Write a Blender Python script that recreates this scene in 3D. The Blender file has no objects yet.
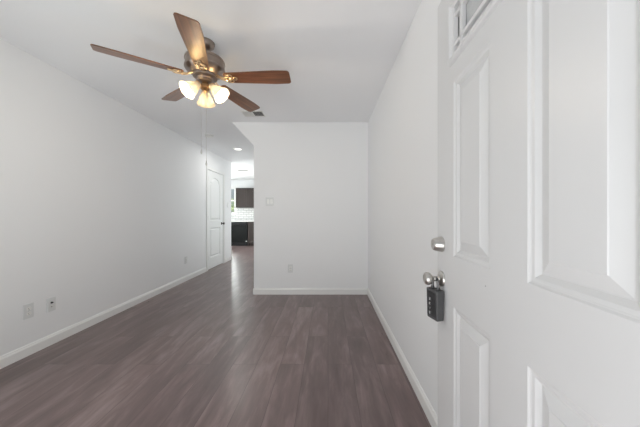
import bpy, bmesh, math, random
from mathutils import Vector, Matrix
C = bpy.context.scene.collection
SC = bpy.context.scene
R = math.radians
PI = math.pi
random.seed(4)

# ------------------------------------------------------------------ camera
CAM_H = 1.14
cam = bpy.data.cameras.new('camera')
cam.sensor_width = 36.0
cam.lens = 262.0 / 640.0 * 36.0
cam.shift_x = -8.0 / 640.0
cam.shift_y = 0.5 / 640.0
cam.clip_start = 0.02
camo = bpy.data.objects.new('camera', cam)
camo.location = (0, 0, CAM_H)
camo.rotation_euler = (R(90), 0, 0)
C.objects.link(camo)
SC.camera = camo

# ------------------------------------------------------------------ view + world
SC.view_settings.view_transform = 'Standard'
SC.view_settings.look = 'None'
SC.view_settings.gamma = 1
SC.view_settings.use_curve_mapping = False
SC.view_settings.exposure = 0.13
SC.cycles.use_denoising = True
SC.cycles.max_bounces = 16
SC.cycles.diffuse_bounces = 10
SC.cycles.sample_clamp_indirect = 8

w = bpy.data.worlds.new('world')
SC.world = w
w.use_nodes = True
bg = w.node_tree.nodes['Background']
bg.inputs[0].default_value = (0.86, 0.93, 1.0, 1)
bg.inputs[1].default_value = 0.4

def area(name, loc, rot, sx, sy, power, color=(1, 1, 1)):
    l = bpy.data.lights.new(name, 'AREA')
    l.shape = 'RECTANGLE'; l.size = sx; l.size_y = sy
    l.energy = power; l.color = color
    o = bpy.data.objects.new(name, l)
    o.location = loc; o.rotation_euler = rot
    C.objects.link(o)
    return o
# daylight coming in at each opening, real or added (placed just outside it, facing inward)
area('doorway_daylight', (-0.25, -0.9, 0.60), (R(130), 0, 0), 2.0, 1.6, 27, (0.965, 0.982, 1))
area('added_front_window_light', (-1.55, -0.12, 1.15), (R(106), 0, 0), 1.2, 1.5, 31, (0.965, 0.982, 1))  # added light at an unseen front window, fills the room
area('added_side_window_light', (-2.72, 0.95, 1.20), (0, R(-118), 0), 1.5, 1.1, 16.5, (0.965, 0.982, 1))  # added light at a made-up side window, aimed at the open door
area('added_hall_window_light', (-0.80, 5.3, 1.25), (0, R(105), 0), 1.5, 1.6, 3.0, (1, 0.99, 0.985))  # added light at a made-up hall window, lifts the closet door
area('added_kitchen_slider_light', (-5.25, 8.2, 1.15), (0, R(-100), 0), 2.0, 2.0, 215, (1, 0.99, 0.985))  # added light at an unseen slider, brightens kitchen and hall floor
area('kitchen_window_daylight', (-4.17, 10.25, 1.7), (R(-90), 0, 0), 0.8, 1.0, 110)
sun = bpy.data.lights.new('sun', 'SUN'); sun.energy = 6.5; sun.angle = R(0.6); sun.color = (1, 0.985, 0.97)
suno = bpy.data.objects.new('sun', sun); suno.rotation_euler = (R(28), R(28), 0); C.objects.link(suno)

# ------------------------------------------------------------------ materials
def mat(name, color, rough=0.5, metal=0.0, spec=0.5, coat=0.0):
    m = bpy.data.materials.new(name)
    m.use_nodes = True
    b = m.node_tree.nodes['Principled BSDF']
    b.inputs['Base Color'].default_value = (*color, 1)
    b.inputs['Roughness'].default_value = rough
    b.inputs['Metallic'].default_value = metal
    b.inputs['Specular IOR Level'].default_value = spec
    b.inputs['Coat Weight'].default_value = coat
    b.inputs['Coat Roughness'].default_value = 0.12
    return m

def nd(m, typ, **kw):
    n = m.node_tree.nodes.new(typ)
    for k, v in kw.items(): setattr(n, k, v)
    return n

def lk(m, a, b): m.node_tree.links.new(a, b)

def paint(name, color, rough, bump_scale, bump):
    """painted surface with a faint roller texture"""
    m = mat(name, color, rough)
    t = nd(m, 'ShaderNodeTexCoord')
    n = nd(m, 'ShaderNodeTexNoise'); n.inputs['Scale'].default_value = bump_scale; n.inputs['Detail'].default_value = 3
    b = nd(m, 'ShaderNodeBump'); b.inputs['Strength'].default_value = bump; b.inputs['Distance'].default_value = 0.002
    lk(m, t.outputs['Object'], n.inputs['Vector']); lk(m, n.outputs['Fac'], b.inputs['Height'])
    lk(m, b.outputs['Normal'], m.node_tree.nodes['Principled BSDF'].inputs['Normal'])
    return m

M = {}
M['wall'] = paint('wall_paint', (0.83, 0.835, 0.845), 0.6, 160, 0.12)
M['ceiling'] = paint('ceiling_paint', (0.88, 0.885, 0.90), 0.8, 90, 0.25)
M['trim'] = mat('trim_paint', (0.82, 0.82, 0.81), 0.35)
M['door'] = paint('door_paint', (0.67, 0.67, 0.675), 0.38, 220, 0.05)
M['closet_door'] = mat('closet_door_paint', (0.85, 0.86, 0.86), 0.4)
M['plastic'] = mat('white_plastic', (0.82, 0.82, 0.80), 0.35)
M['plate'] = mat('wall_plate_plastic', (0.70, 0.71, 0.71), 0.3)
M['slot'] = mat('dark_slot', (0.04, 0.04, 0.04), 0.6)
M['greydetail'] = mat('grey_detail', (0.35, 0.35, 0.35), 0.5)
M['nickel'] = mat('satin_nickel', (0.62, 0.60, 0.57), 0.28, 1.0)
M['bronze'] = mat('antique_nickel', (0.34, 0.28, 0.24), 0.3, 1.0)
M['brass'] = mat('antique_brass', (0.70, 0.54, 0.36), 0.28, 1.0)
M['fitter'] = mat('fitter_bronze', (0.42, 0.25, 0.12), 0.35, 1.0)
M['dark_metal'] = mat('dark_door_knob', (0.10, 0.09, 0.085), 0.35, 1.0)
M['steel'] = mat('shackle_steel', (0.15, 0.15, 0.15), 0.35, 1.0)
M['rubber'] = mat('lockbox_plastic', (0.075, 0.075, 0.077), 0.55)
M['lockface'] = mat('lockbox_face', (0.03, 0.03, 0.032), 0.45)
M['white_mark'] = mat('white_marking', (0.75, 0.75, 0.75), 0.5)
M['espresso'] = mat('espresso_wood', (0.036, 0.026, 0.023), 0.5, 0, 0.4)
M['black'] = mat('appliance_black', (0.004, 0.005, 0.005), 0.35, 0, 0.25)
M['black_trim'] = mat('appliance_trim', (0.016, 0.016, 0.017), 0.4, 0, 0.3)
M['counter'] = mat('white_counter', (0.74, 0.73, 0.71), 0.3)
M['concrete'] = paint('porch_concrete', (0.42, 0.41, 0.39), 0.9, 30, 0.4)
M['grass'] = mat('lawn_green', (0.10, 0.16, 0.04), 0.9)
M['duct'] = mat('duct_grey', (0.16, 0.16, 0.165), 0.8)

def leaf_mat():
    m = mat('leaf_green', (0.20, 0.32, 0.07), 0.6)
    t = nd(m, 'ShaderNodeTexCoord')
    n = nd(m, 'ShaderNodeTexNoise'); n.inputs['Scale'].default_value = 5
    r = nd(m, 'ShaderNodeValToRGB')
    r.color_ramp.elements[0].color = (0.30, 0.40, 0.16, 1); r.color_ramp.elements[0].position = 0.35
    r.color_ramp.elements[1].color = (0.62, 0.66, 0.38, 1); r.color_ramp.elements[1].position = 0.65
    lk(m, t.outputs['Object'], n.inputs['Vector']); lk(m, n.outputs['Fac'], r.inputs['Fac'])
    lk(m, r.outputs['Color'], m.node_tree.nodes['Principled BSDF'].inputs['Base Color'])
    return m
M['leaf'] = leaf_mat()

def glass_mat():
    m = bpy.data.materials.new('window_glass'); m.use_nodes = True
    nt = m.node_tree; nt.nodes.clear()
    o = nd(m, 'ShaderNodeOutputMaterial'); mx = nd(m, 'ShaderNodeMixShader')
    tr = nd(m, 'ShaderNodeBsdfTransparent'); gl = nd(m, 'ShaderNodeBsdfGlossy'); gl.inputs['Roughness'].default_value = 0.02
    fr = nd(m, 'ShaderNodeFresnel'); fr.inputs['IOR'].default_value = 1.45
    tr.inputs['Color'].default_value = (0.93, 0.96, 0.95, 1)
    lk(m, fr.outputs[0], mx.inputs[0]); lk(m, tr.outputs[0], mx.inputs[1]); lk(m, gl.outputs[0], mx.inputs[2]); lk(m, mx.outputs[0], o.inputs[0])
    return m
M['glass'] = glass_mat()

def lite_mat():
    """obscured door glass: pale grey, slightly rippled"""
    m = mat('obscure_glass', (0.62, 0.63, 0.64), 0.12, 0, 0.6)
    t = nd(m, 'ShaderNodeTexCoord'); n = nd(m, 'ShaderNodeTexNoise'); n.inputs['Scale'].default_value = 45
    b = nd(m, 'ShaderNodeBump'); b.inputs['Strength'].default_value = 0.3; b.inputs['Distance'].default_value = 0.004
    lk(m, t.outputs['Object'], n.inputs['Vector']); lk(m, n.outputs['Fac'], b.inputs['Height'])
    lk(m, b.outputs['Normal'], m.node_tree.nodes['Principled BSDF'].inputs['Normal'])
    m.node_tree.nodes['Principled BSDF'].inputs['Transmission Weight'].default_value = 0.2
    return m
M['lite'] = lite_mat()

def floor_mat():
    m = mat('vinyl_plank_floor', (0.13, 0.1, 0.1), 0.36)
    P = m.node_tree.nodes['Principled BSDF']
    t = nd(m, 'ShaderNodeTexCoord'); s = nd(m, 'ShaderNodeSeparateXYZ'); c = nd(m, 'ShaderNodeCombineXYZ')
    lk(m, t.outputs['Object'], s.inputs[0]); lk(m, s.outputs['Y'], c.inputs['X']); lk(m, s.outputs['X'], c.inputs['Y'])
    br = nd(m, 'ShaderNodeTexBrick'); br.offset = 0.37; br.offset_frequency = 2
    br.inputs['Scale'].default_value = 1.0
    br.inputs['Brick Width'].default_value = 1.22
    br.inputs['Row Height'].default_value = 0.18
    br.inputs['Mortar Size'].default_value = 0.0011
    br.inputs['Mortar Smooth'].default_value = 0.3
    br.inputs['Color1'].default_value = (0, 0, 0, 1); br.inputs['Color2'].default_value = (1, 1, 1, 1)
    br.inputs['Mortar'].default_value = (0.5, 0.5, 0.5, 1)
    lk(m, c.outputs[0], br.inputs['Vector'])
    # per plank shift of the grain
    sh = nd(m, 'ShaderNodeVectorMath', operation='SCALE'); sh.inputs['Scale'].default_value = 37.0
    lk(m, br.outputs['Color'], sh.inputs[0])
    ad = nd(m, 'ShaderNodeVectorMath', operation='ADD'); lk(m, c.outputs[0], ad.inputs[0]); lk(m, sh.outputs[0], ad.inputs[1])
    mp = nd(m, 'ShaderNodeMapping'); mp.inputs['Scale'].default_value = (3.2, 19, 1); lk(m, ad.outputs[0], mp.inputs['Vector'])
    n1 = nd(m, 'ShaderNodeTexNoise'); n1.inputs['Scale'].default_value = 1.0; n1.inputs['Detail'].default_value = 6; n1.inputs['Roughness'].default_value = 0.62; n1.inputs['Distortion'].default_value = 0.5
    lk(m, mp.outputs[0], n1.inputs['Vector'])
    mp2 = nd(m, 'ShaderNodeMapping'); mp2.inputs['Scale'].default_value = (1.4, 6, 1); lk(m, ad.outputs[0], mp2.inputs['Vector'])
    n2 = nd(m, 'ShaderNodeTexNoise'); n2.inputs['Scale'].default_value = 1.0; n2.inputs['Detail'].default_value = 3; n2.inputs['Distortion'].default_value = 1.0
    lk(m, mp2.outputs[0], n2.inputs['Vector'])
    mx = nd(m, 'ShaderNodeMix', data_type='FLOAT'); mx.inputs['Factor'].default_value = 0.5
    lk(m, n1.outputs['Fac'], mx.inputs['A']); lk(m, n2.outputs['Fac'], mx.inputs['B'])
    r = nd(m, 'ShaderNodeValToRGB'); e = r.color_ramp.elements
    e[0].position = 0.31; e[0].color = (0.116, 0.083, 0.080, 1)
    e[1].position = 0.72; e[1].color = (0.300, 0.230, 0.226, 1)
    k = e.new(0.5); k.color = (0.172, 0.124, 0.121, 1)
    lk(m, mx.outputs['Result'], r.inputs['Fac'])
    # plank tone
    tn = nd(m, 'ShaderNodeMapRange'); tn.inputs['To Min'].default_value = 0.84; tn.inputs['To Max'].default_value = 1.14
    lk(m, br.outputs['Color'], tn.inputs['Value'])
    ml = nd(m, 'ShaderNodeVectorMath', operation='SCALE'); lk(m, r.outputs['Color'], ml.inputs[0]); lk(m, tn.outputs[0], ml.inputs['Scale'])
    fm = nd(m, 'ShaderNodeMix', data_type='RGBA'); lk(m, br.outputs['Fac'], fm.inputs['Factor'])
    lk(m, ml.outputs[0], fm.inputs['A']); fm.inputs['B'].default_value = (0.05, 0.04, 0.038, 1)
    lk(m, fm.outputs['Result'], P.inputs['Base Color'])
    rr = nd(m, 'ShaderNodeMapRange'); rr.inputs['To Min'].default_value = 0.26; rr.inputs['To Max'].default_value = 0.31
    lk(m, n1.outputs['Fac'], rr.inputs['Value']); lk(m, rr.outputs[0], P.inputs['Roughness'])
    b = nd(m, 'ShaderNodeBump'); b.inputs['Strength'].default_value = 0.06; b.inputs['Distance'].default_value = 0.001
    lk(m, n1.outputs['Fac'], b.inputs['Height']); lk(m, b.outputs['Normal'], P.inputs['Normal'])
    return m
M['floor'] = floor_mat()

def blade_mat():
    m = mat('walnut_blade', (0.15, 0.06, 0.03), 0.34, 0, 1.0, 0.45)
    m.node_tree.nodes['Principled BSDF'].inputs['Specular Tint'].default_value = (1, 0.74, 0.46, 1)
    m.node_tree.nodes['Principled BSDF'].inputs['Coat Roughness'].default_value = 0.33
    P = m.node_tree.nodes['Principled BSDF']
    t = nd(m, 'ShaderNodeTexCoord'); mp = nd(m, 'ShaderNodeMapping'); mp.inputs['Scale'].default_value = (3, 55, 3)
    n = nd(m, 'ShaderNodeTexNoise'); n.inputs['Scale'].default_value = 1; n.inputs['Detail'].default_value = 5; n.inputs['Distortion'].default_value = 0.8
    r = nd(m, 'ShaderNodeValToRGB'); e = r.color_ramp.elements
    e[0].position = 0.32; e[0].color = (0.055, 0.018, 0.010, 1); e[1].position = 0.7; e[1].color = (0.20, 0.075, 0.036, 1)
    lk(m, t.outputs['Object'], mp.inputs['Vector']); lk(m, mp.outputs[0], n.inputs['Vector'])
    lk(m, n.outputs['Fac'], r.inputs['Fac']); lk(m, r.outputs['Color'], P.inputs['Base Color'])
    return m
M['blade'] = blade_mat()

def tile_mat():
    m = mat('subway_tile', (0.8, 0.8, 0.8), 0.15)
    P = m.node_tree.nodes['Principled BSDF']
    t = nd(m, 'ShaderNodeTexCoord'); s = nd(m, 'ShaderNodeSeparateXYZ'); c = nd(m, 'ShaderNodeCombineXYZ')
    lk(m, t.outputs['Object'], s.inputs[0]); lk(m, s.outputs['X'], c.inputs['X']); lk(m, s.outputs['Z'], c.inputs['Y'])
    br = nd(m, 'ShaderNodeTexBrick'); br.inputs['Scale'].default_value = 1
    br.inputs['Brick Width'].default_value = 0.20; br.inputs['Row Height'].default_value = 0.075
    br.inputs['Mortar Size'].default_value = 0.006; br.inputs['Mortar Smooth'].default_value = 0.1
    br.inputs['Color1'].default_value = (0.80, 0.80, 0.79, 1); br.inputs['Color2'].default_value = (0.70, 0.70, 0.70, 1)
    br.inputs['Mortar'].default_value = (0.38, 0.38, 0.38, 1)
    lk(m, c.outputs[0], br.inputs['Vector']); lk(m, br.outputs['Color'], P.inputs['Base Color'])
    return m
M['tile'] = tile_mat()

def shade_mat():
    """frosted glass lamp shade that glows from the bulb inside it"""
    m = bpy.data.materials.new('frosted_shade'); m.use_nodes = True
    nt = m.node_tree; nt.nodes.clear()
    o = nd(m, 'ShaderNodeOutputMaterial')
    tl = nd(m, 'ShaderNodeBsdfTranslucent'); tl.inputs['Color'].default_value = (0.10, 0.083, 0.055, 1)
    df = nd(m, 'ShaderNodeBsdfPrincipled'); df.inputs['Base Color'].default_value = (0.50, 0.46, 0.37, 1); df.inputs['Roughness'].default_value = 0.3
    tr = nd(m, 'ShaderNodeBsdfTransparent'); tr.inputs['Color'].default_value = (1, 0.9, 0.7, 1)
    a = nd(m, 'ShaderNodeMixShader'); a.inputs[0].default_value = 0.5
    b = nd(m, 'ShaderNodeMixShader'); b.inputs[0].default_value = 0.34
    em = nd(m, 'ShaderNodeEmission'); em.inputs['Color'].default_value = (1, 0.87, 0.66, 1); em.inputs['Strength'].default_value = 0.22
    ad = nd(m, 'ShaderNodeAddShader')
    lk(m, tl.outputs[0], a.inputs[1]); lk(m, df.outputs[0], a.inputs[2])
    lk(m, a.outputs[0], b.inputs[1]); lk(m, tr.outputs[0], b.inputs[2])
    lk(m, b.outputs[0], ad.inputs[0]); lk(m, em.outputs[0], ad.inputs[1]); lk(m, ad.outputs[0], o.inputs[0])
    return m
M['shade'] = shade_mat()

def emit(name, color, s):
    m = bpy.data.materials.new(name); m.use_nodes = True
    nt = m.node_tree; nt.nodes.clear()
    o = nd(m, 'ShaderNodeOutputMaterial'); e = nd(m, 'ShaderNodeEmission')
    e.inputs[0].default_value = (*color, 1); e.inputs[1].default_value = s
    lk(m, e.outputs[0], o.inputs[0]); return m
M['bulb'] = emit('bulb_glow', (1, 0.85, 0.62), 1.6)
M['downlight'] = emit('downlight_glow', (1, 0.97, 0.92), 3.0)

# ------------------------------------------------------------------ mesh helpers
def add_box(bm, x0, x1, y0, y1, z0, z1):
    vs = [bm.verts.new(p) for p in ((x0,y0,z0),(x1,y0,z0),(x1,y1,z0),(x0,y1,z0),(x0,y0,z1),(x1,y0,z1),(x1,y1,z1),(x0,y1,z1))]
    for f in ((0,3,2,1),(4,5,6,7),(0,1,5,4),(1,2,6,5),(2,3,7,6),(3,0,4,7)):
        bm.faces.new([vs[i] for i in f])
    return vs

def box(*a):
    bm = bmesh.new(); add_box(bm, *a); return bm

def boxes(lst):
    bm = bmesh.new()
    for a in lst: add_box(bm, *a)
    return bm

def prism(bm, pts, ax, a, b):
    """polygon pts (2D) extruded along axis ax from a to b"""
    def P(p, t):
        return {'x': (t, p[0], p[1]), 'y': (p[0], t, p[1]), 'z': (p[0], p[1], t)}[ax]
    v0 = [bm.verts.new(P(p, a)) for p in pts]; v1 = [bm.verts.new(P(p, b)) for p in pts]
    n = len(pts)
    bm.faces.new(v0); bm.faces.new(v1[::-1])
    for i in range(n):
        bm.faces.new((v0[i], v1[i], v1[(i+1) % n], v0[(i+1) % n]))

def lathe(bm, prof, seg=32, mtx=None):
    """prof: list of (r, z) revolved around z"""
    rings = []
    for r, z in prof:
        if r < 1e-5:
            rings.append([bm.verts.new((0, 0, z))])
        else:
            rings.append([bm.verts.new((r*math.cos(2*PI*i/seg), r*math.sin(2*PI*i/seg), z)) for i in range(seg)])
    for a, b in zip(rings, rings[1:]):
        for i in range(seg):
            j = (i+1) % seg
            if len(a) == 1 and len(b) == 1: continue
            if len(a) == 1: bm.faces.new((a[0], b[i], b[j]))
            elif len(b) == 1: bm.faces.new((a[i], b[0], a[j]))
            else: bm.faces.new((a[i], b[i], b[j], a[j]))
    vs = [v for ring in rings for v in ring]
    if mtx is not None: bmesh.ops.transform(bm, matrix=mtx, verts=vs)
    return vs

def tube(bm, pts, r, seg=10, closed=False):
    pts = [Vector(p) for p in pts]; n = len(pts); rings = []
    prev = None
    for i, p in enumerate(pts):
        if closed: t = pts[(i+1) % n] - pts[i-1]
        else: t = pts[min(i+1, n-1)] - pts[max(i-1, 0)]
        t.normalize()
        if prev is None:
            a = Vector((0, 0, 1)) if abs(t.z) < 0.9 else Vector((1, 0, 0))
            u = t.cross(a).normalized()
        else:
            u = (prev - t*prev.dot(t)).normalized()
        prev = u; v = t.cross(u)
        rr = r[i] if isinstance(r, (list, tuple)) else r
        rings.append([bm.verts.new(p + (u*math.cos(2*PI*k/seg) + v*math.sin(2*PI*k/seg))*rr) for k in range(seg)])
    m = n if closed else n-1
    for i in range(m):
        a, b = rings[i], rings[(i+1) % n]
        for k in range(seg):
            bm.faces.new((a[k], b[k], b[(k+1) % seg], a[(k+1) % seg]))
    if not closed:
        bm.faces.new(rings[0]); bm.faces.new(rings[-1][::-1])

def obj(name, bm, m, parent=None, smooth=False, bevel=0.0, loc=None, seg=2, angle=35):
    bmesh.ops.recalc_face_normals(bm, faces=bm.faces)
    me = bpy.data.meshes.new(name)
    bm.to_mesh(me); bm.free()
    if isinstance(m, str): m = M[m]
    me.materials.append(m)
    o = bpy.data.objects.new(name, me); C.objects.link(o)
    if parent is not None: o.parent = parent
    if loc is not None: o.location = loc
    if smooth:
        for p in me.polygons: p.use_smooth = True
        try: me.set_sharp_from_angle(angle=R(angle))
        except Exception: pass
    if bevel:
        b = o.modifiers.new('bevel', 'BEVEL'); b.width = bevel; b.segments = seg; b.limit_method = 'ANGLE'; b.angle_limit = R(40)
    return o

def thing(name, label, cat, loc=(0,0,0), rotz=0, group=None):
    o = bpy.data.objects.new(name, None); C.objects.link(o)
    o.empty_display_size = 0.05
    o.location = loc; o.rotation_euler = (0, 0, rotz)
    o['label'] = label; o['category'] = cat
    if group: o['group'] = group
    return o

def struct(o, label=None):
    o['kind'] = 'structure'
    if label: o['label'] = label
    return o

def wall(name, bm, m='wall'):
    return struct(obj(name, bm, m))

def plate_bm(outer, holes, depth):
    """2D outline with holes, front face at depth 0, going back to -depth; local plane (u, v) -> returned in XY, thickness Z"""
    cu = bpy.data.curves.new('tmp', 'CURVE'); cu.dimensions = '2D'; cu.fill_mode = 'BOTH'; cu.extrude = depth/2
    for loop in [outer] + holes:
        s = cu.splines.new('POLY'); s.points.add(len(loop)-1)
        for i, (a, b) in enumerate(loop): s.points[i].co = (a, b, 0, 1)
        s.use_cyclic_u = True
    co = bpy.data.objects.new('tmp', cu)
    C.objects.link(co)
    dg = bpy.context.evaluated_depsgraph_get(); dg.update()
    me = bpy.data.meshes.new_from_object(co.evaluated_get(dg))
    bm = bmesh.new(); bm.from_mesh(me)
    bmesh.ops.remove_doubles(bm, verts=bm.verts, dist=1e-6)
    bmesh.ops.translate(bm, verts=bm.verts, vec=(0, 0, -depth/2))
    bpy.data.objects.remove(co); bpy.data.curves.remove(cu); bpy.data.meshes.remove(me)
    return bm

def inset_loop(loop, d):
    """loop is counter-clockwise; moves every edge inward by d"""
    n = len(loop); out = []
    for i in range(n):
        p0, p1, p2 = Vector(loop[i-1]), Vector(loop[i]), Vector(loop[(i+1) % n])
        e1 = (p1-p0).normalized(); e2 = (p2-p1).normalized()
        n1 = Vector((-e1.y, e1.x)); n2 = Vector((-e2.y, e2.x))
        k = 1 + n1.dot(n2)
        q = p1 + (n1+n2)*(d/max(k, 0.2))
        out.append((q.x, q.y))
    return out

def panel_loft(bm, loop, prof):
    """nested bands following an outline; prof = (inset, z) pairs; last loop is filled"""
    rings = []
    for d, z in prof:
        L = inset_loop(loop, d) if d else loop
        rings.append([bm.verts.new((a, b, z)) for a, b in L])
    n = len(loop)
    for a, b in zip(rings, rings[1:]):
        for i in range(n):
            bm.faces.new((a[i], a[(i+1) % n], b[(i+1) % n], b[i]))
    bm.faces.new(rings[-1])

def rect(u0, u1, v0, v1): return [(u0, v0), (u1, v0), (u1, v1), (u0, v1)]

def arch_rect(u0, u1, v0, v1, rise, n=14):
    pts = [(u0, v0), (u1, v0), (u1, v1-rise)]
    cx = (u0+u1)/2; hw = (u1-u0)/2*0.80
    # shoulder, then cathedral arch
    pts += [(u1-(u1-u0)*0.10, v1-rise)]
    for i in range(1, n):
        a = PI*i/n
        pts.append((cx+hw*math.cos(a), v1-rise+rise*math.sin(a)))
    pts += [(u0+(u1-u0)*0.10, v1-rise), (u0, v1-rise)]
    return pts

# ------------------------------------------------------------------ room shell
LX = -2.42      # left wall face
RX = 0.5675     # right wall face
BY = 3.717      # back wall face
CZ = 2.44       # ceiling
FY = 0.22       # front wall inner face
KX = -5.0       # kitchen far left wall
KY = 9.95       # kitchen back wall
HX = -1.052     # left end of back wall
EY = 6.55       # end of left wall

wall('floor', box(KX-0.12, RX+0.12, 0.10, KY+0.12, -0.06, 0), 'floor')
wall('ceiling', box(KX-0.12, RX+0.12, 0.10, KY+0.12, CZ, CZ+0.1), 'ceiling')

DY0, DY1, DZ = 5.265, 6.045, 2.04      # closet door opening
wall('wall_left', boxes([(LX-0.12, LX, 0.22, 0.40, 0, CZ), (LX-0.12, LX, 0.40, 1.50, 0, 0.65), (LX-0.12, LX, 0.40, 1.50, 2.15, CZ), (LX-0.12, LX, 1.50, DY0, 0, CZ), (LX-0.12, LX, DY1, EY, 0, CZ), (LX-0.12, LX, DY0, DY1, DZ, CZ)]))  # window gap near the camera is added to let light in
# front wall with entrance opening and an added, unseen window beside it
OX0, OX1, OZ = -0.475, 0.445, 2.055
WX0, WX1, WZ0, WZ1 = -2.1, -1.0, 0.65, 2.05
wall('wall_front', boxes([(LX-0.12, WX0, 0.10, FY, 0, CZ), (WX0, WX1, 0.10, FY, 0, WZ0), (WX0, WX1, 0.10, FY, WZ1, CZ),
                          (WX1, OX0, 0.10, FY, 0, CZ), (OX0, OX1, 0.10, FY, OZ, CZ), (OX1, RX+0.12, 0.10, FY, 0, CZ)]))
wall('wall_right', box(RX, RX+0.12, FY, BY, 0, CZ))
bm = bmesh.new()
prism(bm, [(RX+0.12, 0), (RX+0.12, CZ), (-1.362, CZ), (HX, 2.112), (HX, 0)], 'y', BY, BY+0.12)
wall('wall_back', bm)
wall('wall_hall', boxes([(HX, HX+0.12, BY+0.12, 4.5, 0, CZ), (HX, HX+0.12, 4.5, 6.1, 0, 0.6), (HX, HX+0.12, 4.5, 6.1, 2.1, CZ), (HX, HX+0.12, 6.1, KY, 0, CZ)]))  # gap for the added hall window
wall('wall_kitchen_near', box(KX, LX-0.12, EY-0.12, EY, 0, CZ))
SY0, SY1, SZ = 7.2, 9.2, 2.1  # opening of the added kitchen slider, out of view
wall('wall_kitchen_left', boxes([(KX-0.12, KX, EY-0.12, SY0, 0, CZ), (KX-0.12, KX, SY1, KY+0.12, 0, CZ), (KX-0.12, KX, SY0, SY1, SZ, CZ)]))
KW0, KW1, KZ0, KZ1 = -4.5, -3.53, 1.16, 2.14
wall('wall_kitchen_back', boxes([(KX, KW0, KY, KY+0.12, 0, CZ), (KW1, HX+0.12, KY, KY+0.12, 0, CZ),
                                 (KW0, KW1, KY, KY+0.12, 0, KZ0), (KW0, KW1, KY, KY+0.12, KZ1, CZ)]))

# windows: frame > pane
def window(name, u0, u1, z0, z1, plane, axis, mid=True):
    """window set in a wall; axis 'y': wall plane at y=plane spanning x; axis 'x': the other way round"""
    root = thing(name, 'white framed window', 'window'); del root['category']; struct(root)  # label shared by the kitchen window and the added unseen ones
    root.location = ((u0+u1)/2, plane, z0) if axis == 'y' else (plane, (u0+u1)/2, z0)
    w_, h_ = (u1-u0)/2, z1-z0
    def bx(a0, a1, t0, t1, b0, b1):
        return (a0, a1, t0, t1, b0, b1) if axis == 'y' else (t0, t1, a0, a1, b0, b1)
    f = 0.045
    L = [bx(-w_, w_, -0.03, 0.03, 0, f), bx(-w_, w_, -0.03, 0.03, h_-f, h_), bx(-w_, -w_+f, -0.03, 0.03, f, h_-f), bx(w_-f, w_, -0.03, 0.03, f, h_-f)]
    fr = obj('window_frame', boxes(L), 'trim', root, bevel=0.003)
    if mid == 'v': obj('meeting_rail', box(*bx(-0.03, 0.03, -0.02, 0.02, f, h_-f)), 'trim', root)
    else: obj('meeting_rail', box(*bx(-w_+f, w_-f, -0.02, 0.02, h_*0.5-0.02, h_*0.5+0.02)), 'trim', root)
    obj('pane', box(*bx(-w_+f, w_-f, -0.003, 0.003, f, h_-f)), 'glass', fr)
    return root
window('window_added_front', WX0, WX1, WZ0, WZ1, 0.15, 'y')  # unseen front window, added to bring daylight into the room
window('window_2', KW0, KW1, KZ0, KZ1, KY+0.07, 'y')
window('window_added_side', 0.40, 1.50, 0.65, 2.15, LX-0.08, 'x')  # unseen side window, added to light the entrance door evenly
window('window_added_hall', 4.5, 6.1, 0.6, 2.1, HX+0.08, 'x')  # unseen hall window, added to light the closet door side
window('window_added_slider', SY0, SY1, 0.0, SZ, KX-0.07, 'x', 'v')  # unseen slider, added as a light source for the kitchen

# baseboards: profile swept along a wall
def base_run(bm, p0, p1, nrm):
    """from p0 to p1 along the wall foot; nrm points into the room"""
    prof = [(0, 0), (0.013, 0), (0.013, 0.066), (0.010, 0.074), (0.0075, 0.078), (0.0075, 0.084), (0.003, 0.090), (0, 0.090)]
    n = Vector((nrm[0], nrm[1], 0))
    a = [bm.verts.new(Vector((p0[0], p0[1], z)) + n*d) for d, z in prof]
    b = [bm.verts.new(Vector((p1[0], p1[1], z)) + n*d) for d, z in prof]
    k = len(prof)
    bm.faces.new(a); bm.faces.new(b[::-1])
    for i in range(k): bm.faces.new((a[i], b[i], b[(i+1) % k], a[(i+1) % k]))

bm = bmesh.new()
base_run(bm, (LX, FY), (LX, DY0-0.068), (1, 0)); base_run(bm, (LX, DY1+0.068), (LX, EY+0.013), (1, 0))
struct(obj('baseboard_left', bm, 'trim'))
bm = bmesh.new(); base_run(bm, (KX, EY), (LX+0.013, EY), (0, 1)); struct(obj('baseboard_kitchen', bm, 'trim'))
bm = bmesh.new(); base_run(bm, (HX, BY), (RX, BY), (0, -1)); struct(obj('baseboard_back', bm, 'trim'))
bm = bmesh.new(); base_run(bm, (HX, BY), (HX, KY-0.62), (-1, 0)); struct(obj('baseboard_hall', bm, 'trim'))
bm = bmesh.new(); base_run(bm, (RX, FY), (RX, BY-0.013), (-1, 0)); struct(obj('baseboard_right', bm, 'trim'))
bm = bmesh.new(); base_run(bm, (LX, FY), (OX0-0.07, FY), (0, 1)); struct(obj('baseboard_front', bm, 'trim'))

# casing round the entrance (room side) and jamb
struct(obj('trim_1', boxes([(OX0-0.065, OX0-0.002, FY, FY+0.016, 0, OZ+0.06), (OX1+0.002, OX1+0.06, FY-0.001, FY+0.0015, 0, OZ+0.06),
                            (OX0-0.002, OX1, FY, FY+0.016, OZ+0.002, OZ+0.06)]), 'trim'))
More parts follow.
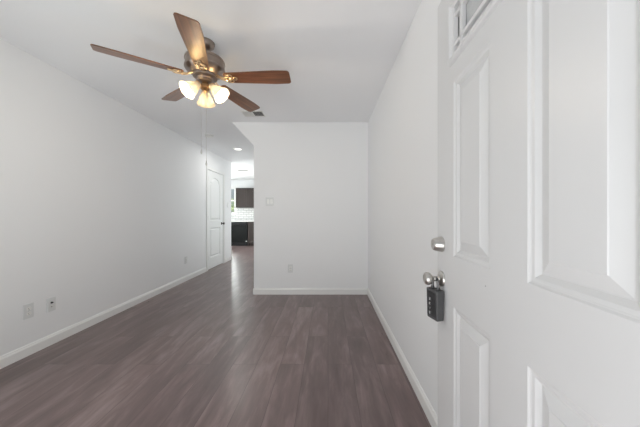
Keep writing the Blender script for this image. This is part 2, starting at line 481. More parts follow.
# casing round the closet door
c0, c1 = 0.060, 0.012
bm = bmesh.new()
def casing_bar(bm, y0, y1, z0, z1, horiz, inner_lo):
    add_box(bm, LX, LX+0.013, y0, y1, z0, z1)
    if horiz: add_box(bm, LX+0.013, LX+0.018, y0, y1, z1-0.018, z1)
    else:
        if inner_lo: add_box(bm, LX+0.013, LX+0.018, y1-0.018, y1, z0, z1)
        else: add_box(bm, LX+0.013, LX+0.018, y0, y0+0.018, z0, z1)
casing_bar(bm, DY0-c0, DY0-0.003, 0, DZ+0.004, False, False)
casing_bar(bm, DY1+0.003, DY1+c0, 0, DZ+0.004, False, True)
casing_bar(bm, DY0-c0, DY1+c0, DZ+0.004, DZ+c0, True, False)
struct(obj('trim_2', bm, 'trim', bevel=0.002))

# ------------------------------------------------------------------ entrance door (open against the right wall)
DW, DH, DT = 0.925, 2.035, 0.044
door = struct(thing('door_1', 'open white panelled entrance door', 'door', (0.449, 0.2235, 0.008), -0.034)); del door['category']
# local frame: u along the door from the hinge (+Y), v up, outward normal = -X
def to_door(bm, off=0.0):
    # plate (x=u, y=v, z=outward) -> (X = -z, Y = u, Z = v)
    m = Matrix(((0, 0, -1, -off), (1, 0, 0, 0), (0, 1, 0, 0), (0, 0, 0, 1)))
    bmesh.ops.transform(bm, matrix=m, verts=bm.verts)
    return bm
hz = 0.008
u_a0, u_a1, u_b0, u_b1 = 0.146, 0.384, 0.530, 0.768
pan = [rect(u_a0, u_a1, 0.25-hz, 0.789-hz), rect(u_b0, u_b1, 0.25-hz, 0.789-hz),
       rect(u_a0, u_a1, 0.980-hz, 1.641-hz), rect(u_b0, u_b1, 0.980-hz, 1.641-hz)]
lite = rect(0.146, 0.768, 1.735-hz, 1.925-hz)
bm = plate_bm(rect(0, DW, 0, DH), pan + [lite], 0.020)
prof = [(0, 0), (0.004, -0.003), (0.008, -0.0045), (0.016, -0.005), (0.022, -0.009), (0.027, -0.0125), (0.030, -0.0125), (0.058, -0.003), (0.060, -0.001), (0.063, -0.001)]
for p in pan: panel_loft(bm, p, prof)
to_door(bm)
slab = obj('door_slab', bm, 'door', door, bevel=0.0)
# rear skin and edges
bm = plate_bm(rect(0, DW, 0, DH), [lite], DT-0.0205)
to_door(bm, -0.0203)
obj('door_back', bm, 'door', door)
# glazed light: moulded frame, pane, muntins
lf = bmesh.new()
fo = rect(0.118, 0.796, 1.710-hz, 1.950-hz)
rings = []
for d, z in ((0, 0.0), (0.004, 0.009), (0.012, 0.014), (0.020, 0.012), (0.026, 0.006), (0.036, 0.004), (0.040, -0.012)):
    L = inset_loop(fo, d) if d else fo
    rings.append([lf.verts.new((a, b, z)) for a, b in L])
for a, b in zip(rings, rings[1:]):
    for i in range(4): lf.faces.new((a[i], a[(i+1) % 4], b[(i+1) % 4], b[i]))
to_door(lf)
lfo = obj('light_frame', lf, 'door', door)
obj('pane', to_door(plate_bm(rect(0.148, 0.766, 1.737-hz, 1.923-hz), [], 0.008), -0.016), 'lite', lfo)['label'] = 'grey obscured glass'
def bar(u0, u1, v0, v1):
    b = bmesh.new(); add_box(b, u0, u1, v0, v1, -0.0155, 0.002); return to_door(b)
for ub in (0.195, 0.700): obj('glazing_bar', bar(ub, ub+0.020, 1.738-hz, 1.922-hz), 'door', lfo, bevel=0.004)
for vb in (1.768, 1.877): obj('glazing_bar', bar(0.149, 0.765, vb-hz, vb+0.016-hz), 'door', lfo, bevel=0.004)

# hardware: position along door, local
def on_door(u, z):   # matrix whose +Z leaves the door face (world -X)
    return Matrix.Translation((0, u, z-hz)) @ Matrix.Rotation(R(-90), 4, 'Y')
UK = 0.877
ZK, ZD = 0.869, 1.013
bm = bmesh.new()
lathe(bm, [(0, 0), (0.032, 0), (0.033, 0.003), (0.031, 0.008), (0.024, 0.011), (0.015, 0.013), (0, 0.013)], 32, on_door(UK, ZK))
rose = obj('door_rose', bm, 'nickel', door, smooth=True)
bm = bmesh.new()
lathe(bm, [(0, 0.012), (0.012, 0.012), (0.0105, 0.020), (0.0105, 0.038), (0.015, 0.043), (0.023, 0.049), (0.0265, 0.057), (0.0265, 0.064), (0.023, 0.071), (0.016, 0.0745), (0.012, 0.0735), (0, 0.0735)], 32, on_door(UK, ZK))
obj('door_knob', bm, 'nickel', door, smooth=True)['label'] = 'satin nickel knob'
bm = bmesh.new()
lathe(bm, [(0, 0), (0.031, 0), (0.032, 0.004), (0.031, 0.008), (0.028, 0.024), (0.0245, 0.036), (0.021, 0.039), (0.014, 0.0375), (0, 0.0375)], 32, on_door(UK, ZD))
db = obj('deadbolt', bm, 'nickel', door, smooth=True)
bm = bmesh.new()
mt = on_door(UK, ZD)
vs = add_box(bm, -0.004, 0.004, -0.001, 0.001, 0.0375, 0.0381); bmesh.ops.transform(bm, matrix=mt, verts=bm.verts)
obj('keyhole', bm, 'slot', db)
# peephole, tiny nail mark sits in the lock rail
bm = bmesh.new(); lathe(bm, [(0, 0), (0.0022, 0), (0.0018, 0.0008), (0, 0.001)], 12, on_door(0.555, 0.926))
obj('nail_mark', bm, 'greydetail', door)
# hinges on the hinge edge
for z in (0.2, 1.0, 1.8):
    bm = bmesh.new(); lathe(bm, [(0, 0), (0.006, 0), (0.006, 0.09), (0, 0.09)], 14, Matrix.Translation((0.05, -0.004, z)))
    obj('hinge', bm, 'nickel', door, smooth=True)

# ------------------------------------------------------------------ key lock box on the knob
kn = door.matrix_basis @ Vector((-0.028, UK, ZK-hz))     # neck of the knob
lb = thing('key_lock_box', 'dark grey key lock box hanging by its shackle from the front door knob', 'lock box', (kn.x, kn.y, kn.z-0.177), R(14))
W2, T2, BH = 0.037, 0.0185, 0.134
bm = bmesh.new()
add_box(bm, -T2, T2, -W2, W2, 0.008, BH)
for v in bm.verts:
    if v.co.z < 0.02: v.co.y *= 0.90; v.co.x *= 0.9
body = obj('case', bm, 'rubber', lb, bevel=0.005, seg=3)
bm = box(-T2-0.0015, -T2+0.001, -W2*0.74, W2*0.74, 0.022, BH-0.012)
face = obj('front_face', bm, 'lockface', lb, bevel=0.001)
for i in range(4):
    z = 0.036 + i*0.019
    bm = bmesh.new(); lathe(bm, [(0, -0.011), (0.0075, -0.011), (0.009, -0.008), (0.009, 0.008), (0.0075, 0.011), (0, 0.011)], 20,
                            Matrix.Translation((-T2+0.0035, 0.004, z)) @ Matrix.Rotation(R(90), 4, 'X'))
    d = obj('number_wheel', bm, 'lockface', lb, smooth=True)
    bm = bmesh.new()
    def seg(y0, y1, z0, z1): add_box(bm, -T2-0.0062, -T2-0.0050, 0.004+y0, 0.004+y1, z+z0, z+z1)
    # simple numerals drawn from strokes
    w_, h_, t = 0.0026, 0.0045, 0.0009
    strokes = {0: 'abcdef', 1: 'bc', 2: 'abged', 3: 'abgcd'}[i]
    for s in strokes:
        if s == 'a': seg(-w_, w_, h_-t, h_)
        if s == 'd': seg(-w_, w_, -h_, -h_+t)
        if s == 'g': seg(-w_, w_, -t/2, t/2)
        if s == 'b': seg(-w_, -w_+t, 0, h_)
        if s == 'c': seg(-w_, -w_+t, -h_, 0)
        if s == 'e': seg(w_-t, w_, -h_, 0)
        if s == 'f': seg(w_-t, w_, 0, h_)
    obj('numeral', bm, 'white_mark', d)
bm = bmesh.new()
rs = 0.0175
pts = [(0, -rs, BH-0.006), (0, -rs, 0.160)] + [(0, -rs*math.cos(PI*i/12), 0.164 + rs*math.sin(PI*i/12)) for i in range(13)] + [(0, rs, 0.160), (0, rs, BH-0.006)]
tube(bm, pts, 0.0055, 12)
obj('shackle', bm, 'steel', lb, smooth=True)['label'] = 'grey steel shackle'
for s in (-1, 1):
    bm = bmesh.new(); lathe(bm, [(0, 0), (0.0078, 0), (0.0078, 0.008), (0.006, 0.011), (0, 0.011)], 16, Matrix.Translation((0, s*rs, BH-0.001)))
    obj('collar', bm, 'rubber', lb, smooth=True)

# ------------------------------------------------------------------ closet door in the left wall
cd = struct(thing('door_2', 'white two panel arched interior door', 'door', (LX-0.008, DY0+0.006, 0.010))); del cd['category']
cw, ch = DY1-DY0-0.012, DZ-0.016
def to_cd(bm, off=0.0):   # (u, v, out) -> (X = out, Y = u, Z = v)
    m = Matrix(((0, 0, 1, off), (1, 0, 0, 0), (0, 1, 0, 0), (0, 0, 0, 1)))
    bmesh.ops.transform(bm, matrix=m, verts=bm.verts); return bm
up = arch_rect(0.135, cw-0.135, 0.99, 1.90, 0.11)
lo = rect(0.135, cw-0.135, 0.23, 0.84)
bm = plate_bm(rect(0, cw, 0, ch), [up, lo], 0.018)
prof2 = [(0, 0), (0.004, -0.008), (0.010, -0.016), (0.020, -0.0165), (0.045, -0.003), (0.05, -0.003)]
for p in (up, lo): panel_loft(bm, p, prof2)
obj('door_slab', to_cd(bm), 'closet_door', cd)
obj('door_back', to_cd(plate_bm(rect(0, cw, 0, ch), [], 0.015), -0.0185), 'closet_door', cd)
bm = bmesh.new()
m = Matrix.Translation((0, cw-0.065, 0.915)) @ Matrix.Rotation(R(90), 4, 'Y')
lathe(bm, [(0, 0), (0.031, 0), (0.031, 0.006), (0.015, 0.010), (0.011, 0.014), (0.011, 0.034), (0.020, 0.040), (0.027, 0.050), (0.027, 0.060), (0.020, 0.067), (0, 0.069)], 24, m)
obj('door_knob', bm, 'dark_metal', cd, smooth=True)['label'] = 'dark metal knob'
for z in (0.20, 1.00, 1.80):
    bm = bmesh.new(); lathe(bm, [(0, 0), (0.007, 0), (0.007, 0.09), (0, 0.09)], 14, Matrix.Translation((0.012, 0.001, z)))
    add_box(bm, 0.0, 0.003, 0.004, 0.026, z, z+0.09)
    obj('hinge', bm, 'nickel', cd, smooth=True)

# ------------------------------------------------------------------ wall plates
def place_wall(o, wallname, a, z):
    """plates are built facing -Y at origin; turn to the wall"""
    if wallname == 'left': o.location = (LX, a, z); o.rotation_euler = (0, 0, R(90))
    elif wallname == 'back': o.location = (a, BY, z)
def plate(name, label, cat, group=None, w_=0.072, h_=0.117):
    t = thing(name, label, cat, group=group)
    bm = bmesh.new(); prism(bm, rect(-w_/2, w_/2, -h_/2, h_/2), 'y', -0.0055, 0)
    obj('cover_plate', bm, 'plate', t, bevel=0.0022)
    return t
def receptacle(t):
    for s in (-1, 1):
        z = s*0.0195
        bm = bmesh.new()
        pts = [(0.0165*math.cos(2*PI*i/24), max(-0.0125, min(0.0125, 0.0165*math.sin(2*PI*i/24)))+z) for i in range(24)]
        prism(bm, pts, 'y', -0.0075, -0.0050)
        f = obj('socket', bm, 'plastic', t)
        bm = boxes([(-0.0070, -0.0050, -0.0082, -0.0072, z-0.002, z+0.006), (0.0048, 0.0068, -0.0082, -0.0072, z-0.001, z+0.005),
                    (-0.002, 0.002, -0.0082, -0.0072, z-0.009, z-0.005)])
        obj('slots', bm, 'slot', f)
    bm = bmesh.new(); lathe(bm, [(0, 0), (0.003, 0), (0.0025, 0.001), (0, 0.001)], 12, Matrix.Translation((0, -0.0055, 0)) @ Matrix.Rotation(R(90), 4, 'X'))
    obj('screw', bm, 'greydetail', t)
def rocker(t, xs):
    for x in xs:
        bm = bmesh.new(); prism(bm, rect(x-0.0165, x+0.0165, -0.033, 0.033), 'y', -0.0070, -0.005)
        f = obj('switch_surround', bm, 'plastic', t)
        bm = bmesh.new(); prism(bm, [(-0.0105, -0.030), (-0.0070, 0.030), (-0.006, 0.030), (-0.006, -0.030)], 'x', x-0.014, x+0.014)
        obj('rocker', bm, 'plastic', f)

t = plate('power_outlet', 'white duplex outlet low on the left wall, the one nearest the camera', 'outlet'); receptacle(t); place_wall(t, 'left', 2.115, 0.357)
t = plate('cable_jack', 'white wall plate with a dark jack, just right of the nearest left wall outlet', 'wall jack')
bm = bmesh.new(); lathe(bm, [(0, 0), (0.0085, 0), (0.0085, 0.003), (0.006, 0.004), (0.006, 0.012), (0.003, 0.012), (0.003, 0.006), (0, 0.006)], 18, Matrix.Translation((0, -0.0055, 0.017)) @ Matrix.Rotation(R(90), 4, 'X'))
obj('coaxial_jack', bm, 'slot', t, smooth=True)['label'] = 'dark threaded jack'
bm = boxes([(-0.009, 0.009, -0.0072, -0.005, -0.026, -0.010)]); f = obj('data_jack', bm, 'plastic', t)
obj('jack_opening', box(-0.006, 0.006, -0.0078, -0.0071, -0.023, -0.014), 'greydetail', f)
place_wall(t, 'left', 2.288, 0.350)
t = plate('power_outlet', 'white duplex outlet low on the left wall beside the closet door', 'outlet'); receptacle(t); place_wall(t, 'left', 4.46, 0.356)
t = plate('power_outlet', 'white duplex outlet low on the back wall', 'outlet'); receptacle(t); place_wall(t, 'back', (290.5-328)/262*BY, 0.368)
t = plate('light_switch', 'white double light switch at chest height on the back wall', 'light switch', w_=0.116); rocker(t, (-0.023, 0.023)); place_wall(t, 'back', (269.8-328)/262*BY, 1.318)
t = plate('light_switch', 'white single light switch between the closet door and the hall corner', 'light switch'); rocker(t, (0,)); place_wall(t, 'left', 6.32, 1.355)

# ------------------------------------------------------------------ ceiling fittings
# smoke detector
t = thing('smoke_detector', 'round white smoke detector on the hall ceiling', 'smoke detector', (-1.95, 4.31, CZ))
bm = bmesh.new(); lathe(bm, [(0, 0), (0.068, 0), (0.068, -0.010), (0.062, -0.014), (0, -0.014)], 32); obj('base', bm, 'plastic', t, smooth=True)
bm = bmesh.new(); lathe(bm, [(0, -0.012), (0.058, -0.013), (0.058, -0.022), (0.050, -0.032), (0.034, -0.036), (0, -0.037)], 32); obj('cover', bm, 'plastic', t, smooth=True)
bm = bmesh.new()
for i in range(24):
    a = 2*PI*i/24; x, y = 0.0578*math.cos(a), 0.0578*math.sin(a)
    b2 = bmesh.new(); b2.free()
    vs = add_box(bm, -0.0012, 0.0012, -0.005, 0.005, -0.021, -0.015)
    bmesh.ops.transform(bm, matrix=Matrix.Translation((x, y, 0)) @ Matrix.Rotation(a, 4, 'Z'), verts=vs)
obj('vent_slots', bm, 'greydetail', t)

# recessed down light
t = thing('recessed_light', 'lit round recessed downlight in the hall ceiling', 'recessed light', (-1.80, 5.25, CZ))
bm = bmesh.new(); lathe(bm, [(0.066, 0), (0.092, 0), (0.090, -0.005), (0.070, -0.008), (0.063, -0.003), (0.063, 0.0)], 36); obj('trim_ring', bm, 'plastic', t, smooth=True)
bm = bmesh.new(); lathe(bm, [(0, -0.002), (0.064, -0.002), (0.064, -0.0005), (0, -0.0005)], 36); obj('lens', bm, 'downlight', t)
l = bpy.data.lights.new('downlight_lamp', 'AREA'); l.shape = 'DISK'; l.size = 0.12; l.energy = 5; l.color = (1, 0.97, 0.92)
lo_ = bpy.data.objects.new('downlight_lamp', l); C.objects.link(lo_); lo_.parent = t; lo_.location = (0, 0, -0.012)

def register(name, label, loc, wx, wy, split):
    t = thing(name, label, 'air vent', loc)
    fl = 0.018
    L = [(-wx/2, wx/2, -wy/2, -wy/2+fl, -0.006, 0), (-wx/2, wx/2, wy/2-fl, wy/2, -0.006, 0),
         (-wx/2, -wx/2+fl, -wy/2+fl, wy/2-fl, -0.006, 0), (wx/2-fl, wx/2, -wy/2+fl, wy/2-fl, -0.006, 0)]
    if split: L.append((-0.003, 0.003, -wy/2+fl, wy/2-fl, -0.008, 0))
    obj('frame', boxes(L), 'plastic', t, bevel=0.002)
    obj('backing', box(-wx/2+fl, wx/2-fl, -wy/2+fl, wy/2-fl, -0.0015, -0.0002), 'duct', t)
    n = 14 if split else 8
    span = wx-2*fl if split else wy-2*fl
    for i in range(n):
        bm = bmesh.new()
        a = R(48)
        c = -span/2 + (i+0.5)*span/n
        if split:
            s = -1 if c < 0 else 1
            vs = add_box(bm, -0.009, 0.009, -wy/2+fl, wy/2-fl, -0.0006, 0.0006)
            bmesh.ops.transform(bm, matrix=Matrix.Translation((c, 0, -0.0086)) @ Matrix.Rotation(s*a, 4, 'Y'), verts=vs)
        else:
            vs = add_box(bm, -wx/2+fl, wx/2-fl, -0.008, 0.008, -0.0006, 0.0006)
            bmesh.ops.transform(bm, matrix=Matrix.Translation((0, c, -0.0086)) @ Matrix.Rotation(a, 4, 'X'), verts=vs)
        obj('louvre', bm, 'plastic', t)
    return t
register('ceiling_vent', 'white louvred ceiling vent just beyond the fan blade, by the back wall', (-0.965, 3.39, CZ), 0.28, 0.19, True)
register('ceiling_vent', 'small white ceiling vent far away over the kitchen', (-2.54, 7.8, CZ), 0.33, 0.18, False)

# ------------------------------------------------------------------ ceiling fan
FX, FYc = -0.93, 1.985
def fz(H): return CAM_H + H - CZ      # height relative to the ceiling (root sits on the ceiling)
fan = thing('ceiling_fan', 'five blade walnut ceiling fan with three lit frosted glass shades', 'ceiling fan', (FX, FYc, CZ))
bm = bmesh.new(); lathe(bm, [(0, 0), (0.066, 0), (0.068, -0.008), (0.062, -0.030), (0.040, -0.050), (0.018, -0.058), (0, -0.058)], 36)
obj('canopy', bm, 'bronze', fan, smooth=True)
bm = bmesh.new(); lathe(bm, [(0, -0.05), (0.013, -0.05), (0.013, -0.112), (0.026, -0.116), (0.030, -0.128), (0, -0.128)], 20)
obj('downrod', bm, 'bronze', fan, smooth=True)
z0 = fz(1.182)
bm = bmesh.new()
lathe(bm, [(q*0.95, z) for q, z in [(0, z0+0.008), (0.05, z0+0.008), (0.10, z0+0.002), (0.138, z0-0.010), (0.148, z0-0.022), (0.149, z0-0.034), (0.145, z0-0.038), (0.145, z0-0.078),
           (0.150, z0-0.082), (0.150, z0-0.092), (0.140, z0-0.104), (0.112, z0-0.122), (0.098, z0-0.132), (0, z0-0.132)]], 48)
obj('motor_housing', bm, 'bronze', fan, smooth=True)
zb = fz(1.030)
bm = bmesh.new(); lathe(bm, [(0, z0-0.13), (0.085, z0-0.13), (0.088, z0-0.138), (0.085, z0-0.150), (0.070, z0-0.154), (0, z0-0.154)], 40)
obj('flywheel', bm, 'bronze', fan, smooth=True)
zs = z0-0.154
bm = bmesh.new(); lathe(bm, [(0, zs), (0.056, zs), (0.059, zs-0.006), (0.054, zs-0.012), (0.054, zs-0.020), (0.057, zs-0.025), (0.050, zs-0.033), (0.030, zs-0.039), (0, zs-0.040)], 36)
obj('switch_housing', bm, 'bronze', fan, smooth=True)
zf = zs-0.040
bm = bmesh.new(); lathe(bm, [(0, zf+0.004), (0.024, zf+0.004), (0.026, zf-0.006), (0.036, zf-0.016), (0.038, zf-0.034), (0.028, zf-0.048), (0.012, zf-0.056), (0.008, zf-0.066), (0.005, zf-0.074), (0, zf-0.076)], 32)
obj('light_kit_hub', bm, 'fitter', fan, smooth=True)

# blade, built pointing to +X
def blade_mesh():
    r0, r1 = 0.160, 0.645
    n = 14; up_, dn = [], []
    pts = []
    def hw(s): return 0.051 + 0.018*min(1, s*1.25) - 0.004*max(0, s-0.8)/0.2
    top = []
    for i in range(n+1):
        s = i/n; top.append((r0+(r1-r0-0.022)*s, hw(s)))
    w1 = top[-1][1]
    cor = [(r1-0.022+0.022*math.sin(a), w1-0.022+0.022*math.cos(a)) for a in [PI/2*i/6 for i in range(1, 7)]]
    upper = top + cor
    lower = [(x, -y) for x, y in upper[::-1]]
    # rounded root
    root = [(r0-0.012, -0.034), (r0-0.016, 0), (r0-0.012, 0.034)]
    loop = upper + lower + root
    bm = bmesh.new(); prism(bm, loop, 'z', -0.0035, 0.0035)
    return bm
def iron_mesh():
    bm = bmesh.new()
    # arm: from flywheel out, dipping then flattening under the blade
    pts = [(0.078, 0, -0.004+0.022), (0.100, 0, 0.012), (0.125, 0, -0.004), (0.150, 0, -0.0095), (0.175, 0, -0.0085)]
    for s in (-1, 1):
        tube(bm, [(x, s*(0.010+0.10*max(0, x-0.12)), z) for x, y, z in pts], 0.0065, 8)
    # scroll loops and centre plate under the blade
    for s in (-1, 1):
        tube(bm, [(0.192+0.019*math.cos(2*PI*i/18), s*0.024+0.017*math.sin(2*PI*i/18), -0.0085) for i in range(18)], 0.0042, 8, closed=True)
    tube(bm, [(0.228+0.015*math.cos(2*PI*i/18), 0.013*math.sin(2*PI*i/18), -0.0085) for i in range(18)], 0.0040, 8, closed=True)
    tube(bm, [(0.170, -0.040, -0.008), (0.163, -0.02, -0.0085), (0.161, 0, -0.009), (0.163, 0.02, -0.0085), (0.170, 0.040, -0.008)], 0.0045, 8)
    for s, x in ((-1, 0.185), (1, 0.185), (0, 0.24)):
        lathe(bm, [(0, -0.012), (0.004, -0.0115), (0.006, -0.009), (0.006, -0.0035), (0, -0.0035)], 12, Matrix.Translation((x, s*0.024, 0)))
    return bm
pitch = R(12)
bl0 = None
for i in range(5):
    a = R(-1 + 72*i)
    rot = Matrix.Rotation(a, 4, 'Z') @ Matrix.Rotation(-pitch, 4, 'X')
    if bl0 is None:
        b = obj('blade', blade_mesh(), 'blade', fan, bevel=0.0015); k = obj('blade_iron', iron_mesh(), 'brass', fan, smooth=True)
        bl0, ir0 = b, k
    else:
        b = bl0.copy(); C.objects.link(b); k = ir0.copy(); C.objects.link(k)
    for q in (b, k):
        q.matrix_local = Matrix.Translation((0, 0, zb)) @ rot
# shades
def shade_prof():
    outer = [(r*0.95, z*0.93) for r, z in [(0.022, 0.0), (0.028, -0.004), (0.031, -0.014), (0.036, -0.030), (0.045, -0.050), (0.052, -0.070), (0.056, -0.088), (0.062, -0.102), (0.071, -0.114)]]
    inner = [(r-0.003, z) for r, z in outer[::-1]]
    return outer + inner
for deg in (112, 232, 352):
    a = R(deg); tilt = R(48)
    m = Matrix.Translation((0, 0, zf-0.026)) @ Matrix.Rotation(a, 4, 'Z') @ Matrix.Translation((0.052, 0, 0)) @ Matrix.Rotation(-tilt, 4, 'Y')
    # arm
    bm = bmesh.new()
    tube(bm, [(0.028*math.cos(a), 0.028*math.sin(a), zf-0.024), (0.045*math.cos(a), 0.045*math.sin(a), zf-0.018), (0.056*math.cos(a), 0.056*math.sin(a), zf-0.026)], 0.008, 10)
    obj('lamp_arm', bm, 'fitter', fan, smooth=True)
    bm = bmesh.new(); lathe(bm, [(0, 0.010), (0.018, 0.010), (0.026, 0.004), (0.028, -0.006), (0.026, -0.012), (0.0, -0.012)], 24, m)
    obj('shade_holder', bm, 'brass', fan, smooth=True)
    bm = bmesh.new(); lathe(bm, shade_prof(), 40, m @ Matrix.Translation((0, 0, -0.006)))
    for v in bm.verts: pass
    obj('lamp_shade', bm, 'shade', fan, smooth=True)['label'] = 'frosted bell shaped glass shade'
    bm = bmesh.new(); lathe(bm, [(0, -0.012), (0.011, -0.013), (0.012, -0.030), (0.019, -0.046), (0.023, -0.060), (0.019, -0.075), (0.010, -0.083), (0, -0.085)], 20, m)
    obj('bulb', bm, 'bulb', fan, smooth=True)
    l = bpy.data.lights.new('fan_lamp', 'POINT'); l.energy = 8.0; l.color = (1, 0.90, 0.77); l.shadow_soft_size = 0.026
    p = bpy.data.objects.new('fan_lamp', l); C.objects.link(p); p.parent = fan
    p.location = m @ Vector((0, 0, -0.092))
# pull chains
for dx, dy, Hb, zt in ((-0.030, 0.0, 0.473, zs-0.030), (0.003, 0.012, 0.388, zf-0.060)):
    zb_ = fz(Hb)
    bm = bmesh.new()
    n = int((zt-zb_)/0.006)
    tube(bm, [(dx, dy, zt), (dx, dy, zb_)], 0.0011, 6)
    for i in range(0, n):
        z = zb_ + i*0.006
        lathe(bm, [(0, -0.0017), (0.0017, 0), (0, 0.0017)], 6, Matrix.Translation((dx, dy, z)))
    ch_ = obj('pull_chain', bm, 'nickel', fan)
    bm = bmesh.new(); lathe(bm, [(0, 0.010), (0.003, 0.008), (0.004, 0.0), (0.0062, -0.012), (0.0068, -0.020), (0.0045, -0.029), (0, -0.032)], 16, Matrix.Translation((dx, dy, zb_+0.01)))
    obj('pull_knob', bm, 'nickel', ch_, smooth=True)

# ------------------------------------------------------------------ kitchen
CF = 9.35       # front of the base units
def cab_door(parent, x0, x1, z0, z1, y, handle=None):
    bm = plate_bm(rect(x0, x1, z0, z1), [rect(x0+0.055, x1-0.055, z0+0.055, z1-0.055)], 0.018)
    panel_loft(bm, rect(x0+0.055, x1-0.055, z0+0.055, z1-0.055), [(0, 0), (0.004, -0.008), (0.02, -0.008)])
    m = Matrix(((1, 0, 0, 0), (0, 0, -1, y), (0, 1, 0, 0), (0, 0, 0, 1)))
    bmesh.ops.transform(bm, matrix=m, verts=bm.verts)
    return obj('door', bm, 'espresso', parent)
def base_unit(x0, x1, label, drawer=True):
    xc = (x0+x1)/2; w_ = (x1-x0)/2-0.002
    t = thing('base_cabinet', label, 'cabinet', (xc, CF, 0))
    obj('body', boxes([(-w_, w_, 0.02, KY-CF-0.002, 0.10, 0.862), (-w_, w_, 0.08, KY-CF-0.002, 0.0, 0.10)]), 'espresso', t)
    if drawer:
        obj('drawer', box(-w_+0.003, w_-0.003, 0.0, 0.0185, 0.70, 0.85), 'espresso', t, bevel=0.003)
        cab_door(t, -w_+0.003, w_-0.003, 0.115, 0.69, 0.0)
    else:
        cab_door(t, -w_+0.003, w_-0.003, 0.115, 0.85, 0.0)
    return t
def kx(px, Y): return (px-328)/262*Y
xd0, xd1 = -3.48, -2.87
base_unit(-4.26, xd0-0.005, 'espresso sink base cabinet left of the black dishwasher, below the kitchen window')
base_unit(xd1+0.005, -2.27, 'narrow visible espresso base cabinet right of the black dishwasher')
# dishwasher
t = thing('dishwasher', 'glossy black dishwasher under the white kitchen counter', 'dishwasher', ((xd0+xd1)/2, CF, 0))
obj('body', box(-0.298, 0.298, 0.03, 0.58, 0.10, 0.858), 'black_trim', t)
obj('door', box(-0.296, 0.296, -0.004, 0.0295, 0.125, 0.74), 'black', t, bevel=0.006)
cp = obj('control_panel', box(-0.296, 0.296, -0.008, 0.0295, 0.745, 0.853), 'black_trim', t, bevel=0.006)
bm = bmesh.new(); tube(bm, [(-0.24, -0.008, 0.772), (-0.23, -0.034, 0.772), (0.23, -0.034, 0.772), (0.24, -0.008, 0.772)], 0.008, 10)
obj('handle', bm, 'black_trim', t, smooth=True)
bm = bmesh.new(); lathe(bm, [(0, 0), (0.018, 0), (0.018, 0.003), (0, 0.003)], 20, Matrix.Translation((0.262, -0.004, 0.17)) @ Matrix.Rotation(R(90), 4, 'X'))
obj('badge', bm, 'white_mark', t)['label'] = 'small round white badge'
obj('toe_panel', box(-0.296, 0.296, 0.05, 0.06, 0.0, 0.10), 'black_trim', t)
# countertop
t = obj('countertop', box(-4.28, HX-0.02, CF-0.02, KY-0.012, 0.8625, 0.900), 'counter', bevel=0.004)
t['label'] = 'white countertop running over the dishwasher and espresso base cabinets'; t['category'] = 'countertop'
# more base units hidden to the right of the hall corner give the counter its support
base_unit(-2.265, -1.67, 'espresso base cabinet, second to the right of the dishwasher')
base_unit(-1.665, -1.08, 'espresso base cabinet at the right end of the counter')
t = obj('backsplash', boxes([(-4.28, KW1+0.055, KY-0.010, KY-0.0005, 0.9005, KZ0-0.05), (KW1+0.055, HX-0.001, KY-0.010, KY-0.0005, 0.9005, 1.372)]), 'tile')
t['label'] = 'white subway tile backsplash between counter and upper cabinets'; t['category'] = 'backsplash'
# window casing
struct(obj('trim_3', boxes([(KW0-0.05, KW0, KY-0.016, KY, KZ0-0.05, KZ1+0.05), (KW1, KW1+0.05, KY-0.016, KY, KZ0-0.05, KZ1+0.05),
                            (KW0, KW1, KY-0.016, KY, KZ1, KZ1+0.05), (KW0, KW1, KY-0.03, KY, KZ0-0.05, KZ0)]), 'trim'))
UF = 9.62
def upper_unit(x0, x1, label):
    xc = (x0+x1)/2; w_ = (x1-x0)/2-0.001; zb0, zt = 1.375, 2.10
    t = thing('upper_cabinet', label, 'cabinet', (xc, UF, zb0))
    obj('body', box(-w_, w_, 0.019, KY-UF-0.001, 0, zt-zb0), 'espresso', t)
    cab_door(t, -w_+0.004, -0.002, 0.004, zt-zb0-0.004, 0.0)
    cab_door(t, 0.002, w_-0.004, 0.004, zt-zb0-0.004, 0.0)
ux = kx(235.6, UF)
upper_unit(ux, ux+0.79, 'espresso two door wall cabinet next to the kitchen window')
upper_unit(ux+0.792, ux+1.55, 'espresso two door wall cabinet right of the one by the window')
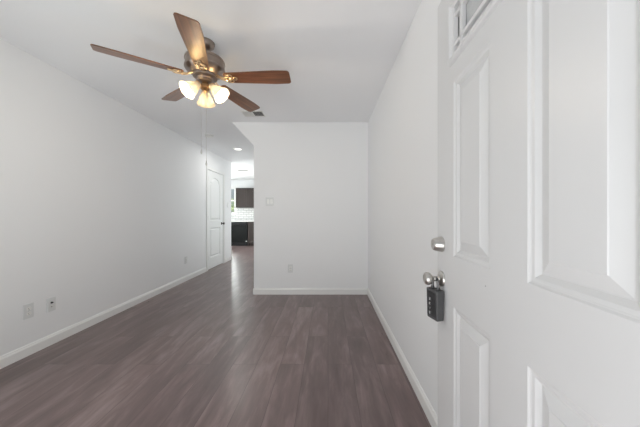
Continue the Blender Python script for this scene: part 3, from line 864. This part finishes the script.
upper_unit(ux+1.552, HX-0.02, 'espresso two door wall cabinet in the right hand kitchen corner')

# ------------------------------------------------------------------ outdoors, seen through the kitchen window
g = struct(obj('ground', boxes([(-14, 8, -8, 0.099, -0.12, -0.02)]), 'concrete'))
g = struct(obj('ground', boxes([(-14, 2, KY+0.13, 22, -0.12, -0.02), (-14, KX-0.13, 0.1, KY+0.13, -0.12, -0.02)]), 'grass'))
t = thing('garden_shrub', 'pale green leafy shrub outside the kitchen window', 'shrub', (-5.6, 13.2, -0.02))
bm = bmesh.new()
for i in range(5):
    a = 2*PI*i/5
    tube(bm, [(0.05*math.cos(a), 0.05*math.sin(a), 0), (0.3*math.cos(a), 0.3*math.sin(a), 0.8), (0.7*math.cos(a), 0.5*math.sin(a), 1.7)], [0.03, 0.022, 0.01], 7)
obj('stems', bm, mat('bark', (0.12, 0.09, 0.06), 0.9), t)
bm = bmesh.new()
for i in range(2600):
    a = random.uniform(0, 2*PI); zz = random.uniform(0.25, 2.15)
    rr = 1.15*math.sqrt(random.uniform(0.15, 1))*math.sin(PI*min(1, max(0.08, (zz+0.15)/2.4)))**0.6
    c = Vector((rr*math.cos(a)*1.15, rr*math.sin(a)*0.8, zz))
    s = random.uniform(0.05, 0.09)
    e = Matrix.Rotation(random.uniform(0, 6.3), 3, 'Z') @ Matrix.Rotation(random.uniform(-1.2, 1.2), 3, 'X')
    q = [bm.verts.new(c + e @ Vector(p)) for p in ((-s, 0, 0), (0, -s*0.45, 0.01), (s, 0, 0), (0, s*0.45, 0.01))]
    bm.faces.new(q)
o = obj('foliage', bm, 'leaf', t)

# shared group names for the repeats
GROUPS = {'power_outlet': 'duplex outlets low on the walls', 'light_switch': 'white wall switches', 'ceiling_vent': 'white ceiling vents',
          'base_cabinet': 'espresso base cabinets under the counter', 'upper_cabinet': 'espresso wall cabinets in the kitchen'}
for o in bpy.data.objects:
    k = o.name.split('.')[0]
    if o.parent is None and k in GROUPS: o['group'] = GROUPS[k]
